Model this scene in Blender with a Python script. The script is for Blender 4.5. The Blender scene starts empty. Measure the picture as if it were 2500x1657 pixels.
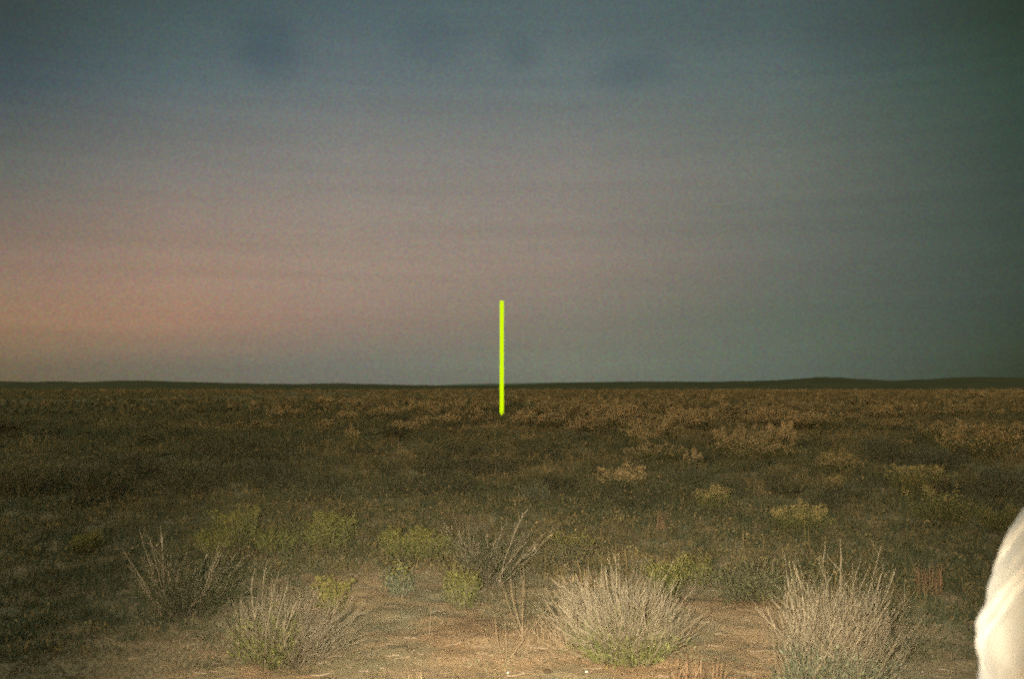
import bpy, math
import numpy as np
from mathutils import Vector

C = bpy.context.scene.collection
scene = bpy.context.scene
R = math.radians

# ------------------------------------------------------------------ camera
EYE = 1.55
PITCH = math.atan(119.5 / 2430.0)
cam_d = bpy.data.cameras.new('camera')
cam = bpy.data.objects.new('camera', cam_d)
C.objects.link(cam)
cam.location = (0, 0, EYE)
cam.rotation_euler = (math.pi / 2 + PITCH, 0, 0)
cam_d.sensor_width = 36.0
cam_d.lens = 35.0
cam_d.clip_start = 0.05
cam_d.clip_end = 12000
cam_d.dof.use_dof = True
cam_d.dof.focus_distance = 6.5
cam_d.dof.aperture_fstop = 3.2
scene.camera = cam

# ------------------------------------------------------------------ exposure
scene.view_settings.view_transform = 'Standard'
scene.view_settings.look = 'None'
scene.view_settings.exposure = 0.0
scene.view_settings.gamma = 1.0
scene.view_settings.use_curve_mapping = False
scene.cycles.use_denoising = False
scene.cycles.filter_width = 2.0
scene.cycles.use_adaptive_sampling = True
scene.cycles.adaptive_threshold = 0.07
scene.cycles.adaptive_min_samples = 12
scene.cycles.max_bounces = 5
scene.cycles.diffuse_bounces = 3
scene.cycles.transparent_max_bounces = 4
scene.cycles.sample_clamp_indirect = 4.0


def lin(c):
    out = []
    for v in c:
        v = v / 255.0
        out.append(v / 12.92 if v <= 0.04045 else ((v + 0.055) / 1.055) ** 2.4)
    return tuple(out)


# ------------------------------------------------------------------ dusk sky
# Columns of colour by azimuth (degrees right of the view axis), each a ramp over elevation (degrees).
SKY = {
    -27: [(0, (106, 95, 74)), (1.2, (116, 103, 82)), (3.5, (151, 121, 95)), (6.1, (143, 118, 102)), (11.1, (105, 106, 99)), (15.6, (70, 83, 87)), (18.6, (61, 73, 72)), (23, (52, 62, 55))],
    -18.8: [(0, (106, 103, 87)), (1.2, (116, 110, 96)), (3.7, (161, 127, 105)), (6.5, (157, 131, 113)), (11.8, (126, 121, 115)), (16.5, (90, 104, 106)), (19.5, (76, 92, 93)), (23, (66, 80, 79))],
    -9.5: [(0, (112, 111, 100)), (1.4, (116, 116, 106)), (3.9, (148, 127, 113)), (6.9, (156, 136, 121)), (12.4, (134, 129, 122)), (17.3, (101, 112, 114)), (20.6, (84, 100, 104)), (24, (74, 90, 91))],
    3: [(0, (114, 117, 103)), (1.4, (117, 120, 106)), (3.9, (127, 121, 109)), (6.9, (143, 129, 117)), (12.4, (131, 126, 119)), (17.3, (103, 115, 114)), (20.6, (88, 103, 104)), (24, (78, 93, 93))],
    15: [(0, (92, 102, 91)), (1.4, (94, 104, 93)), (3.9, (96, 105, 93)), (6.6, (104, 106, 97)), (12, (108, 112, 103)), (16.8, (92, 105, 102)), (20, (79, 94, 93)), (24, (70, 84, 81))],
    22.8: [(0, (69, 80, 66)), (1.4, (71, 82, 71)), (3.6, (73, 84, 74)), (6.3, (76, 86, 77)), (11.5, (78, 88, 80)), (16, (68, 84, 76)), (19, (60, 73, 67)), (24, (52, 65, 56))],
    27: [(0, (51, 63, 49)), (1.4, (53, 65, 51)), (3.5, (56, 68, 57)), (6.1, (61, 72, 62)), (11, (58, 71, 62)), (15.6, (54, 70, 59)), (18.6, (46, 60, 47)), (23, (40, 52, 39))],
    30: [(0, (46, 57, 45)), (1.4, (48, 58, 47)), (3.5, (50, 61, 51)), (6.1, (55, 65, 56)), (11, (52, 64, 56)), (15.6, (49, 63, 53)), (18.6, (41, 54, 42)), (23, (36, 47, 35))],
    34: [(0, (42, 52, 41)), (1.4, (43, 53, 43)), (3.5, (46, 56, 47)), (6.1, (50, 59, 51)), (11, (48, 58, 51)), (15.6, (44, 57, 48)), (18.6, (38, 49, 39)), (23, (33, 43, 32))],
    40: [(0, (39, 49, 38)), (1.4, (41, 50, 40)), (3.5, (43, 52, 44)), (6.1, (47, 55, 48)), (11, (45, 55, 48)), (15.6, (42, 54, 45)), (18.6, (35, 46, 36)), (23, (31, 40, 30))],
    48: [(0, (39, 48, 38)), (1.4, (40, 49, 40)), (3.5, (43, 52, 43)), (6.1, (46, 55, 47)), (11, (44, 54, 47)), (15.6, (41, 53, 45)), (18.6, (35, 46, 36)), (23, (30, 40, 30))],
    -40: [(0, (108, 95, 74)), (1.3, (118, 102, 78)), (3.5, (142, 116, 92)), (6.1, (134, 114, 98)), (11.1, (100, 101, 95)), (15.6, (66, 79, 87)), (18.6, (59, 71, 71)), (23, (52, 62, 56))],
}
BEHIND = [(0, (240, 190, 135)), (6, (228, 192, 150)), (14, (190, 182, 160)), (23, (155, 164, 156))]
ZENITH = (134, 152, 143)

world = bpy.data.worlds.new('World')
scene.world = world
world.use_nodes = True
nt = world.node_tree
for n in list(nt.nodes):
    nt.nodes.remove(n)
L = nt.links


def wn(kind, **kw):
    n = nt.nodes.new(kind)
    for k, v in kw.items():
        setattr(n, k, v)
    return n


def wmath(op, a, b=None, c=None, clamp=False):
    n = wn('ShaderNodeMath', operation=op, use_clamp=clamp)
    for i, v in enumerate((a, b, c)):
        if v is None:
            continue
        if isinstance(v, (int, float)):
            n.inputs[i].default_value = v
        else:
            L.new(v, n.inputs[i])
    return n.outputs[0]


def wrange(v, a, b, lo=0.0, hi=1.0, interp='SMOOTHSTEP'):
    n = wn('ShaderNodeMapRange', interpolation_type=interp)
    L.new(v, n.inputs[0])
    for i, q in enumerate((a, b, lo, hi)):
        n.inputs[i + 1].default_value = q
    return n.outputs[0]


def wmix(f, a, b, blend='MIX'):
    n = wn('ShaderNodeMix', data_type='RGBA', blend_type=blend)
    if isinstance(f, (int, float)):
        n.inputs[0].default_value = f
    else:
        L.new(f, n.inputs[0])
    for i, v in ((6, a), (7, b)):
        if isinstance(v, tuple):
            n.inputs[i].default_value = v + (1,)
        else:
            L.new(v, n.inputs[i])
    return n.outputs[2]


tc = wn('ShaderNodeTexCoord')
sep = wn('ShaderNodeSeparateXYZ')
L.new(tc.outputs['Generated'], sep.inputs[0])
az = wmath('MULTIPLY', wmath('ARCTAN2', sep.outputs[0], sep.outputs[1]), 180 / math.pi)
el = wmath('MULTIPLY', wmath('ARCSINE', sep.outputs[2]), 180 / math.pi)
TOP = 90.0


def wramp(stops):
    r = wn('ShaderNodeValToRGB')
    r.color_ramp.interpolation = 'EASE' if False else 'LINEAR'
    stops = [(e, lin(c)) for e, c in stops] + [(55, lin(ZENITH))]
    els = r.color_ramp.elements
    while len(els) < len(stops):
        els.new(0.5)
    for q, (e, c) in zip(els, stops):
        q.position = e / TOP
        q.color = c + (1,)
    L.new(wmath('DIVIDE', el, TOP, clamp=True), r.inputs[0])
    return r.outputs[0]


keys = sorted(SKY)
col = wramp(SKY[keys[0]])
for a0, a1 in zip(keys, keys[1:]):
    col = wmix(wrange(az, a0, a1, interp='LINEAR'), col, wramp(SKY[a1]))
col = wmix(wrange(wmath('ABSOLUTE', az), 44, 150), col, wramp(BEHIND))
# a few small dark wisps of dusk cloud high up, and the unevenness of the air
n1 = wn('ShaderNodeTexNoise')
n1.inputs['Scale'].default_value = 9.0
n1.inputs['Detail'].default_value = 4.0
L.new(tc.outputs['Generated'], n1.inputs['Vector'])
wisps = None
for ca, ce, wa, we, amt in ((-13.8, 18.6, 2.6, 2.1, 1.0), (-4.5, 19.5, 2.6, 1.5, .5), (6.8, 17.8, 3.6, 1.7, .95), (0.5, 18.8, 1.6, 1.2, .8), (-27.0, 16.6, 5.0, 2.2, .15), (19, 18, 4, 2, .3)):
    dx = wmath('DIVIDE', wmath('SUBTRACT', az, ca), wa)
    dy = wmath('DIVIDE', wmath('SUBTRACT', el, ce), we)
    rr_w = wmath('SQRT', wmath('ADD', wmath('MULTIPLY', dx, dx), wmath('MULTIPLY', dy, dy)))
    rr_w = wmath('ADD', rr_w, wmath('MULTIPLY', wmath('SUBTRACT', n1.outputs['Fac'], .5), 1.6))
    m_w = wmath('MULTIPLY', wrange(rr_w, 1.15, .1), amt)
    wisps = m_w if wisps is None else wmath('MAXIMUM', wisps, m_w)
col = wmix(wmath('MULTIPLY', wisps, .55), col, wmix(1.0, col, (0.58, 0.66, 0.80), 'MULTIPLY'))
mps = wn('ShaderNodeMapping')
mps.inputs['Scale'].default_value = (2.5, 2.5, 70.0)
L.new(tc.outputs['Generated'], mps.inputs[0])
n3 = wn('ShaderNodeTexNoise')
n3.inputs['Scale'].default_value = 1.0
n3.inputs['Detail'].default_value = 5.0
L.new(mps.outputs[0], n3.inputs['Vector'])
stq = wrange(n3.outputs['Fac'], .3, .7, .955, 1.045, 'LINEAR')
cmb = wn('ShaderNodeCombineColor')
for q_i in range(3):
    L.new(stq, cmb.inputs[q_i])
col = wmix(1.0, col, cmb.outputs[0], 'MULTIPLY')
n2 = wn('ShaderNodeTexNoise')
n2.inputs['Scale'].default_value = 430.0
n2.inputs['Detail'].default_value = 3.0
n2.inputs['Roughness'].default_value = 0.7
L.new(tc.outputs['Generated'], n2.inputs['Vector'])
mot = wn('ShaderNodeMix', data_type='RGBA', blend_type='MIX')
gm = wmix(0.58, (0.5, 0.5, 0.5), n2.outputs['Color'])
col = wmix(1.0, col, wmix(1.0, gm, (2.0, 2.0, 2.0), 'MULTIPLY'), 'MULTIPLY')
# thin physical sky from the sun already down behind the camera
SUN_EL, SUN_AZ = 7.0, 205.0          # degrees; azimuth clockwise from the view axis
sk = wn('ShaderNodeTexSky', sky_type='NISHITA')
sk.sun_disc = False
sk.sun_elevation = R(SUN_EL)
sk.sun_rotation = R(SUN_AZ)
bg1 = wn('ShaderNodeBackground')
L.new(col, bg1.inputs[0])
bg1.inputs[1].default_value = 1.0
bg2 = wn('ShaderNodeBackground')
L.new(sk.outputs[0], bg2.inputs[0])
bg2.inputs[1].default_value = 0.002
ad = wn('ShaderNodeAddShader')
L.new(bg1.outputs[0], ad.inputs[0])
L.new(bg2.outputs[0], ad.inputs[1])
wo = wn('ShaderNodeOutputWorld')
L.new(ad.outputs[0], wo.inputs[0])

# ------------------------------------------------------------------ afterglow and the camera's flash
sd = bpy.data.lights.new('afterglow_sun', 'SUN')
sd.energy = 0.9
sd.angle = R(14)
sd.color = (1.0, 0.70, 0.41)
so = bpy.data.objects.new('afterglow_sun', sd)
C.objects.link(so)
sdir = Vector((math.sin(R(SUN_AZ)) * math.cos(R(SUN_EL)), math.cos(R(SUN_AZ)) * math.cos(R(SUN_EL)), math.sin(R(SUN_EL))))
so.rotation_euler = sdir.to_track_quat('Z', 'Y').to_euler()
so.location = sdir * 50

fd = bpy.data.lights.new('camera_flash', 'SPOT')
fd.energy = 3900
fd.spot_size = R(55.4)
fd.spot_blend = 1.0
fd.shadow_soft_size = 0.012
fd.color = (1.0, 0.91, 0.74)
fo = bpy.data.objects.new('camera_flash', fd)
C.objects.link(fo)
fo.location = (-0.13, 0.0, EYE + 0.05)
faim = Vector((0.42, 8.0, EYE - 1.35)) - Vector(fo.location)
fo.rotation_euler = (-faim).to_track_quat('Z', 'Y').to_euler()


# ------------------------------------------------------------------ helpers
def hash2(ix, iy, seed):
    h = (ix.astype(np.int64) * 374761393 + iy.astype(np.int64) * 668265263 + seed * 1442695041) & 0x7fffffff
    h = ((h ^ (h >> 13)) * 1274126177) & 0x7fffffff
    return ((h ^ (h >> 16)) & 0xffff) / 65535.0


def vnoise(x, y, seed=0):
    ix, iy = np.floor(x), np.floor(y)
    fx, fy = x - ix, y - iy
    fx = fx * fx * (3 - 2 * fx)
    fy = fy * fy * (3 - 2 * fy)
    a, b = hash2(ix, iy, seed), hash2(ix + 1, iy, seed)
    c, d = hash2(ix, iy + 1, seed), hash2(ix + 1, iy + 1, seed)
    return (a * (1 - fx) + b * fx) * (1 - fy) + (c * (1 - fx) + d * fx) * fy


def fbm(x, y, seed=0, octs=4):
    x, y = np.asarray(x, float), np.asarray(y, float)
    s, a, t = 0.0, 0.5, 0.0
    for o in range(octs):
        s = s + a * vnoise(x * 2 ** o + 17.3 * o, y * 2 ** o - 9.1 * o, seed + o)
        t += a
        a *= 0.5
    return s / t


def gh(x, y):
    x, y = np.asarray(x, float), np.asarray(y, float)
    r = np.sqrt(x * x + y * y)
    near = np.clip(1 - (r - 12) / 20, 0, 1)
    return ((fbm(x * 0.8, y * 0.8, 3) - 0.5) * 0.10 * (0.4 + 0.6 * near) + (fbm(x * 6, y * 6, 11, 3) - 0.5) * 0.035 * near
            + (fbm(x * 0.05, y * 0.05, 23, 2) - 0.5) * 0.35 * np.clip((r - 12) / 60, 0, 1))


cp, sp = math.cos(PITCH), math.sin(PITCH)


def ray(px, py):
    u, v = (px - 1250) / 2430.0, (828.5 - py) / 2430.0
    return Vector((u, cp - v * sp, sp + v * cp))


def at(px, py):
    """ground point seen at a pixel of the full-size photograph"""
    d = ray(px, py)
    z = 0.0
    for _ in range(6):
        t = (z - EYE) / d.z
        p = d * t
        z = float(gh(p.x, p.y))
    return Vector((p.x, p.y, z))


class MB:
    """collects vertex / face arrays and builds one mesh"""

    def __init__(self):
        self.v, self.q, self.t, self.a, self.n = [], [], [], [], 0

    def add(self, v, quads=None, tris=None, tint=None):
        v = np.asarray(v, float).reshape(-1, 3)
        self.v.append(v)
        if quads is not None:
            self.q.append(np.asarray(quads, np.int64).reshape(-1, 4) + self.n)
        if tris is not None:
            self.t.append(np.asarray(tris, np.int64).reshape(-1, 3) + self.n)
        self.a.append(np.full(len(v), 0.5) if tint is None else np.broadcast_to(np.asarray(tint, float).reshape(-1), (len(v),)))
        self.n += len(v)

    def mesh(self, name, smooth=False):
        v = np.concatenate(self.v)
        q = np.concatenate(self.q) if self.q else np.zeros((0, 4), np.int64)
        t = np.concatenate(self.t) if self.t else np.zeros((0, 3), np.int64)
        m = bpy.data.meshes.new(name)
        m.vertices.add(len(v))
        m.vertices.foreach_set('co', v.astype(np.float32).ravel())
        nl = q.size + t.size
        m.loops.add(nl)
        m.loops.foreach_set('vertex_index', np.concatenate([q.ravel(), t.ravel()]).astype(np.int32))
        m.polygons.add(len(q) + len(t))
        st = np.concatenate([np.arange(len(q)) * 4, q.size + np.arange(len(t)) * 3]).astype(np.int32)
        m.polygons.foreach_set('loop_start', st)
        at_ = m.attributes.new('tint', 'FLOAT', 'POINT')
        at_.data.foreach_set('value', np.concatenate(self.a).astype(np.float32))
        if smooth:
            m.polygons.foreach_set('use_smooth', np.ones(len(q) + len(t), bool))
        m.update(calc_edges=True)
        m.validate()
        return m

    def build(self, name, mat, parent=None, smooth=False):
        m = self.mesh(name, smooth)
        m.materials.append(mat)
        o = bpy.data.objects.new(name, m)
        C.objects.link(o)
        if parent is not None:
            o.parent = parent
        if name in ('stems', 'foliage', 'flowers', 'flower_heads', 'seed_heads'):
            o['kind'] = 'stuff'        # hundreds of twigs, leaves or heads, each far too small to pick apart
        return o


def unit(v):
    return v / np.maximum(np.linalg.norm(v, axis=-1, keepdims=True), 1e-9)


def tubes(mb, pts, rad, tint, sides=3):
    """pts (N,P,3), rad (N,P), tint (N,) or (N,P)"""
    N, P, _ = pts.shape
    tan = unit(np.gradient(pts, axis=1))
    ref = np.where(np.abs(tan[..., 2:3]) > 0.9, np.array([1.0, 0.2, 0]), np.array([0.1, 0.15, 1.0]))
    s = unit(np.cross(tan, ref))
    b = np.cross(tan, s)
    ang = np.arange(sides) * 2 * math.pi / sides
    ring = s[:, :, None, :] * np.cos(ang)[None, None, :, None] + b[:, :, None, :] * np.sin(ang)[None, None, :, None]
    v = pts[:, :, None, :] + ring * rad[:, :, None, None]
    idx = np.arange(N * P * sides).reshape(N, P, sides)
    a = idx[:, :-1, :]
    bq = np.roll(idx, -1, axis=2)[:, :-1, :]
    c = np.roll(idx, -1, axis=2)[:, 1:, :]
    d = idx[:, 1:, :]
    quads = np.stack([a, bq, c, d], -1)
    tint = np.asarray(tint, float)
    if tint.ndim == 1:
        tint = np.repeat(tint[:, None], P, 1)
    mb.add(v, quads=quads, tint=np.repeat(tint[:, :, None], sides, 2))


def leaves(mb, pos, size, rng, tint, up=0.4, aspect=0.45, dirs=None):
    """small diamond leaves, two triangles each"""
    N = len(pos)
    d = unit(rng.normal(size=(N, 3)) + np.array([0, 0, up])) if dirs is None else unit(dirs + rng.normal(size=(N, 3)) * 0.35)
    s = unit(np.cross(d, rng.normal(size=(N, 3))))
    size = np.broadcast_to(size, (N,))[:, None]
    bend = unit(np.cross(d, s)) * size * 0.12
    v = np.stack([pos, pos + d * size * 0.5 + s * size * aspect * 0.5 + bend, pos + d * size, pos + d * size * 0.5 - s * size * aspect * 0.5 + bend], 1)
    i = np.arange(N)[:, None] * 4
    mb.add(v, tris=np.stack([i + np.array([0, 1, 3]), i + np.array([1, 2, 3])], 1), tint=np.repeat(np.broadcast_to(tint, (N,))[:, None], 4, 1))


def blades(mb, pos, length, width, rng, tint, lean=0.5, tipfade=0.0):
    """grass blades: four vertices of a bent strip and a tip"""
    N = len(pos)
    a = rng.uniform(0, 2 * math.pi, N)
    h = np.stack([np.cos(a), np.sin(a), np.zeros(N)], 1)
    w = np.stack([-np.sin(a + rng.normal(0, .9, N)), np.cos(a), np.zeros(N)], 1)
    k = np.abs(rng.normal(0, lean, N))[:, None]
    length = np.broadcast_to(length, (N,))[:, None]
    width = np.broadcast_to(width, (N,))[:, None]
    up = np.array([0, 0, 1.0])
    d1 = unit(up + h * k * 0.7)
    d2 = unit(up + h * k * 2.0)
    m = pos + d1 * length * 0.5
    t = m + d2 * length * 0.5
    v = np.stack([pos - w * width, pos + w * width, m + w * width * 0.7, m - w * width * 0.7, t], 1)
    i = np.arange(N)[:, None] * 5
    tt = np.repeat(np.broadcast_to(tint, (N,))[:, None], 5, 1).copy()
    tt[:, 4] += tipfade
    mb.add(v, quads=i + np.array([0, 1, 2, 3]), tris=i + np.array([3, 2, 4]), tint=tt)


def blob(mb, c, r, rng, sub=(6, 4), tint=0.5, flat=0.7):
    """a small uneven stone"""
    nu, nv = sub
    vs = []
    for j in range(nv + 1):
        ph = math.pi * j / nv
        for i in range(nu):
            th = 2 * math.pi * (i + 0.5 * (j % 2)) / nu
            k = r * rng.uniform(0.75, 1.15)
            vs.append((c[0] + k * math.sin(ph) * math.cos(th), c[1] + k * math.sin(ph) * math.sin(th) * 0.85, c[2] + k * math.cos(ph) * flat))
    qs = [(j * nu + i, (j + 1) * nu + i, (j + 1) * nu + (i + 1) % nu, j * nu + (i + 1) % nu) for j in range(nv) for i in range(nu)]
    mb.add(vs, quads=qs, tint=tint)


# ------------------------------------------------------------------ materials
def new_mat(name):
    m = bpy.data.materials.new(name)
    m.use_nodes = True
    t = m.node_tree
    for n in list(t.nodes):
        t.nodes.remove(n)
    return m, t


def plant_mat(name, ramp, rough=0.85, transl=0.0, vary=0.12, spec=0.15):
    m, t = new_mat(name)
    att = t.nodes.new('ShaderNodeAttribute')
    att.attribute_name = 'tint'
    r = t.nodes.new('ShaderNodeValToRGB')
    els = r.color_ramp.elements
    while len(els) < len(ramp):
        els.new(0.5)
    for e, (p, c) in zip(els, ramp):
        e.position = p
        e.color = tuple(c) + (1,)
    t.links.new(att.outputs['Fac'], r.inputs[0])
    oi = t.nodes.new('ShaderNodeObjectInfo')
    mr = t.nodes.new('ShaderNodeMapRange')
    mr.inputs[3].default_value = 1 - vary
    mr.inputs[4].default_value = 1 + vary
    t.links.new(oi.outputs['Random'], mr.inputs[0])
    hs = t.nodes.new('ShaderNodeHueSaturation')
    t.links.new(mr.outputs[0], hs.inputs['Value'])
    t.links.new(r.outputs[0], hs.inputs['Color'])
    p = t.nodes.new('ShaderNodeBsdfPrincipled')
    p.inputs['Roughness'].default_value = rough
    p.inputs['Specular IOR Level'].default_value = spec
    t.links.new(hs.outputs[0], p.inputs['Base Color'])
    out = t.nodes.new('ShaderNodeOutputMaterial')
    if transl > 0:
        tr = t.nodes.new('ShaderNodeBsdfTranslucent')
        t.links.new(hs.outputs[0], tr.inputs[0])
        mx = t.nodes.new('ShaderNodeMixShader')
        mx.inputs[0].default_value = transl
        t.links.new(p.outputs[0], mx.inputs[1])
        t.links.new(tr.outputs[0], mx.inputs[2])
        t.links.new(mx.outputs[0], out.inputs[0])
    else:
        t.links.new(p.outputs[0], out.inputs[0])
    return m


M_TWIG = plant_mat('weathered_twig', [(0, (.07, .06, .035)), (.4, (.17, .14, .085)), (.75, (.29, .235, .15)), (1, (.44, .36, .235))])
M_DARKTWIG = plant_mat('dark_twig', [(0, (.06, .05, .03)), (.5, (.15, .12, .07)), (1, (.32, .27, .17))])
M_STRAW = plant_mat('straw_stalk', [(0, (.16, .11, .06)), (.5, (.28, .20, .11)), (1, (.40, .30, .18))])
M_RUST = plant_mat('rusty_grass', [(0, (.14, .085, .045)), (.5, (.26, .16, .085)), (1, (.38, .25, .14))])
M_GREEN = plant_mat('brush_leaf', [(0, (.06, .07, .025)), (.5, (.17, .18, .055)), (1, (.31, .30, .10))], transl=.25)
M_SAGE = plant_mat('sage_leaf', [(0, (.07, .08, .045)), (.5, (.15, .16, .09)), (1, (.26, .26, .16))], transl=.2)
M_YELLOW = plant_mat('yellow_flower', [(0, (.15, .135, .035)), (.5, (.25, .215, .055)), (1, (.36, .31, .095))], transl=.2)
M_SEED = plant_mat('seed_head', [(0, (.27, .19, .085)), (.5, (.47, .335, .155)), (1, (.64, .47, .24))], transl=.1)
M_GOLD = plant_mat('olive_gold_head', [(0, (.22, .17, .065)), (.5, (.40, .30, .115)), (1, (.56, .42, .18))], transl=.1)
M_SCRUBLEAF = plant_mat('scrub_leaf', [(0, (.06, .066, .034)), (.5, (.11, .115, .052)), (1, (.19, .18, .08))], transl=.2, vary=.3)
M_GRASS = plant_mat('dry_grass', [(0, (.105, .122, .062)), (.3, (.19, .155, .068)), (.6, (.30, .225, .098)), (1, (.46, .335, .16))], transl=.15)
M_COVER = plant_mat('grey_ground_cover', [(0, (.11, .10, .05)), (.5, (.20, .175, .095)), (1, (.30, .26, .15))], transl=.1)
M_LITTER = plant_mat('plant_litter', [(0, (.09, .06, .035)), (.5, (.26, .17, .10)), (1, (.46, .36, .25))])
M_STONE = plant_mat('pale_stone', [(0, (.16, .11, .07)), (.5, (.34, .24, .16)), (1, (.62, .55, .46))])


def soil_mat():
    m, t = new_mat('dry_soil')
    geo = t.nodes.new('ShaderNodeNewGeometry')
    out = t.nodes.new('ShaderNodeOutputMaterial')
    p = t.nodes.new('ShaderNodeBsdfPrincipled')
    p.inputs['Roughness'].default_value = .95
    p.inputs['Specular IOR Level'].default_value = .08
    t.links.new(p.outputs[0], out.inputs[0])

    def noise(scale, detail=6, rough=.6, dist=0.0):
        n = t.nodes.new('ShaderNodeTexNoise')
        n.inputs['Scale'].default_value = scale
        n.inputs['Detail'].default_value = detail
        n.inputs['Roughness'].default_value = rough
        n.inputs['Distortion'].default_value = dist
        t.links.new(geo.outputs['Position'], n.inputs['Vector'])
        return n.outputs['Fac']

    def ramp(v, stops):
        r = t.nodes.new('ShaderNodeValToRGB')
        els = r.color_ramp.elements
        while len(els) < len(stops):
            els.new(.5)
        for e, (pp, c) in zip(els, stops):
            e.position = pp
            e.color = tuple(c) + (1,)
        t.links.new(v, r.inputs[0])
        return r.outputs[0]

    def mix(f, a, b, blend='MIX'):
        n = t.nodes.new('ShaderNodeMix')
        n.data_type = 'RGBA'
        n.blend_type = blend
        for i, v in ((0, f), (6, a), (7, b)):
            if isinstance(v, (int, float)):
                n.inputs[i].default_value = v
            else:
                t.links.new(v, n.inputs[i])
        return n.outputs[2]

    soil = ramp(noise(1.3, 8, .65), [(.25, (.36, .215, .115)), (.5, (.49, .32, .17)), (.75, (.56, .40, .235))])
    grit = ramp(noise(55, 5, .7), [(.3, (.55, .55, .55)), (.5, (1, 1, 1)), (.72, (1.35, 1.3, 1.25))])
    soil = mix(1.0, soil, grit, 'MULTIPLY')
    mat_ = ramp(noise(5, 8, .7), [(.25, (.17, .16, .08)), (.5, (.30, .27, .15)), (.75, (.42, .36, .22))])
    near = mix(ramp(noise(.9, 7, .65, .6), [(.46, (0, 0, 0)), (.60, (.75, .75, .75))]), soil, mat_)
    # further out the plain is covered in dry grass and scrub
    far = ramp(noise(.055, 9, .72), [(.3, (.10, .10, .045)), (.45, (.19, .155, .068)), (.6, (.32, .235, .105)), (.75, (.42, .30, .15))])
    ln = t.nodes.new('ShaderNodeVectorMath')
    ln.operation = 'LENGTH'
    t.links.new(geo.outputs['Position'], ln.inputs[0])
    mr = t.nodes.new('ShaderNodeMapRange')
    mr.inputs[1].default_value = 9
    mr.inputs[2].default_value = 60
    t.links.new(ln.outputs['Value'], mr.inputs[0])
    colr = mix(mr.outputs[0], near, far)
    t.links.new(colr, p.inputs['Base Color'])
    b = t.nodes.new('ShaderNodeBump')
    b.inputs['Strength'].default_value = .8
    b.inputs['Distance'].default_value = .015
    t.links.new(noise(40, 8, .7), b.inputs['Height'])
    t.links.new(b.outputs[0], p.inputs['Normal'])
    return m


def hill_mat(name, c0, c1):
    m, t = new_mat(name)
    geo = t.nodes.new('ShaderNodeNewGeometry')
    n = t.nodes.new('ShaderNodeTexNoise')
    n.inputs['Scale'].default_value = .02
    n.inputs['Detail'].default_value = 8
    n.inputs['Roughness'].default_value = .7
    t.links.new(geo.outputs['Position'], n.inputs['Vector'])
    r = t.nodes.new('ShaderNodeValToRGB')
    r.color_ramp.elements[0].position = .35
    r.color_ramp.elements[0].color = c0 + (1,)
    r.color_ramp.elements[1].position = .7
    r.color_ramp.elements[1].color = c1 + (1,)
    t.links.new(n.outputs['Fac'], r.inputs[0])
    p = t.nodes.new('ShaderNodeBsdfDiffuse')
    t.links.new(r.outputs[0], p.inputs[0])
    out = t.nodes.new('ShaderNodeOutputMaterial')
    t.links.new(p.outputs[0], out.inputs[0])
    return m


# ------------------------------------------------------------------ ground
rr = np.concatenate([np.linspace(.3, 4.4, 16), np.arange(4.5, 16, .05), 16 * 1.03 ** np.arange(0, 196)])
th = np.concatenate([np.arange(-48, 48.01, .25), np.arange(52, 309, 4.0)])
rg, tg = np.meshgrid(rr, np.radians(th), indexing='ij')
gx, gy = rg * np.sin(tg), rg * np.cos(tg)
gz = gh(gx, gy)
mb = MB()
nr, na = rg.shape
idx = np.arange(nr * na).reshape(nr, na)
nx = np.roll(idx, -1, axis=1)
quads = np.stack([idx[:-1], idx[1:], nx[1:], nx[:-1]], -1)
v = np.stack([gx, gy, gz], -1)
mb.add(v, quads=quads[..., ::-1])
c0 = np.array([[0, 0, float(gh(0, 0))]])
mb.add(c0)
ctr = nr * na
mb.t.append(np.stack([np.full(na, ctr), np.roll(idx[0], -1), idx[0]], -1)[:, ::-1] * 1)
ground = mb.build('ground', soil_mat(), smooth=True)
ground['kind'] = 'structure'

# ------------------------------------------------------------------ low hills along the skyline
VX = 2500 / 2366.0


def ridge(name, prof, dist, depth, mat, seed, rough=1.3):
    """prof: (x, y) of the skyline in the photograph; runs on past the frame on both sides"""
    xs = np.array([p[0] for p in prof], float) * VX
    ys = np.array([p[1] for p in prof], float) * VX
    px = np.arange(-2500, 5000, 6.0)
    py = np.interp(px, xs, ys)
    k = np.exp(-np.linspace(-2, 2, 9) ** 2)
    py = np.convolve(np.pad(py, 4, mode='edge'), k / k.sum(), 'valid')
    top = (948 - py) / 2430.0 * dist + EYE
    top = top + (fbm(px * .025, px * 0, seed, 5) - .5) * rough * dist / 2430 * 2
    X = (px - 1250) / 2430.0 * dist
    mb = MB()
    prof_s = [(-1.0, -.02), (-.7, .30), (-.4, .62), (-.15, .9), (0, 1.0), (.25, .8), (.6, .35), (1.0, -.02)]
    rows = []
    for s, hh in prof_s:
        d = s * depth
        wob = (fbm(px * .01, px * 0 + s * 3, seed + 5, 3) - .5) * .25
        z = np.where(hh >= 1, top, top * np.clip(hh + wob * (0 < hh < 1), -.05, .97)) if hh > 0 else np.full_like(top, -1.0)
        f = (dist + d) / dist
        rows.append(np.stack([X * f, np.full_like(X, dist + d), z], -1))
    v = np.stack(rows, 0)
    a, b = v.shape[:2]
    idx = np.arange(a * b).reshape(a, b)
    mb.add(v, quads=np.stack([idx[:-1, :-1], idx[:-1, 1:], idx[1:, 1:], idx[1:, :-1]], -1))
    o = mb.build(name, mat, smooth=True)
    o['kind'] = 'structure'
    return o


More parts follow.
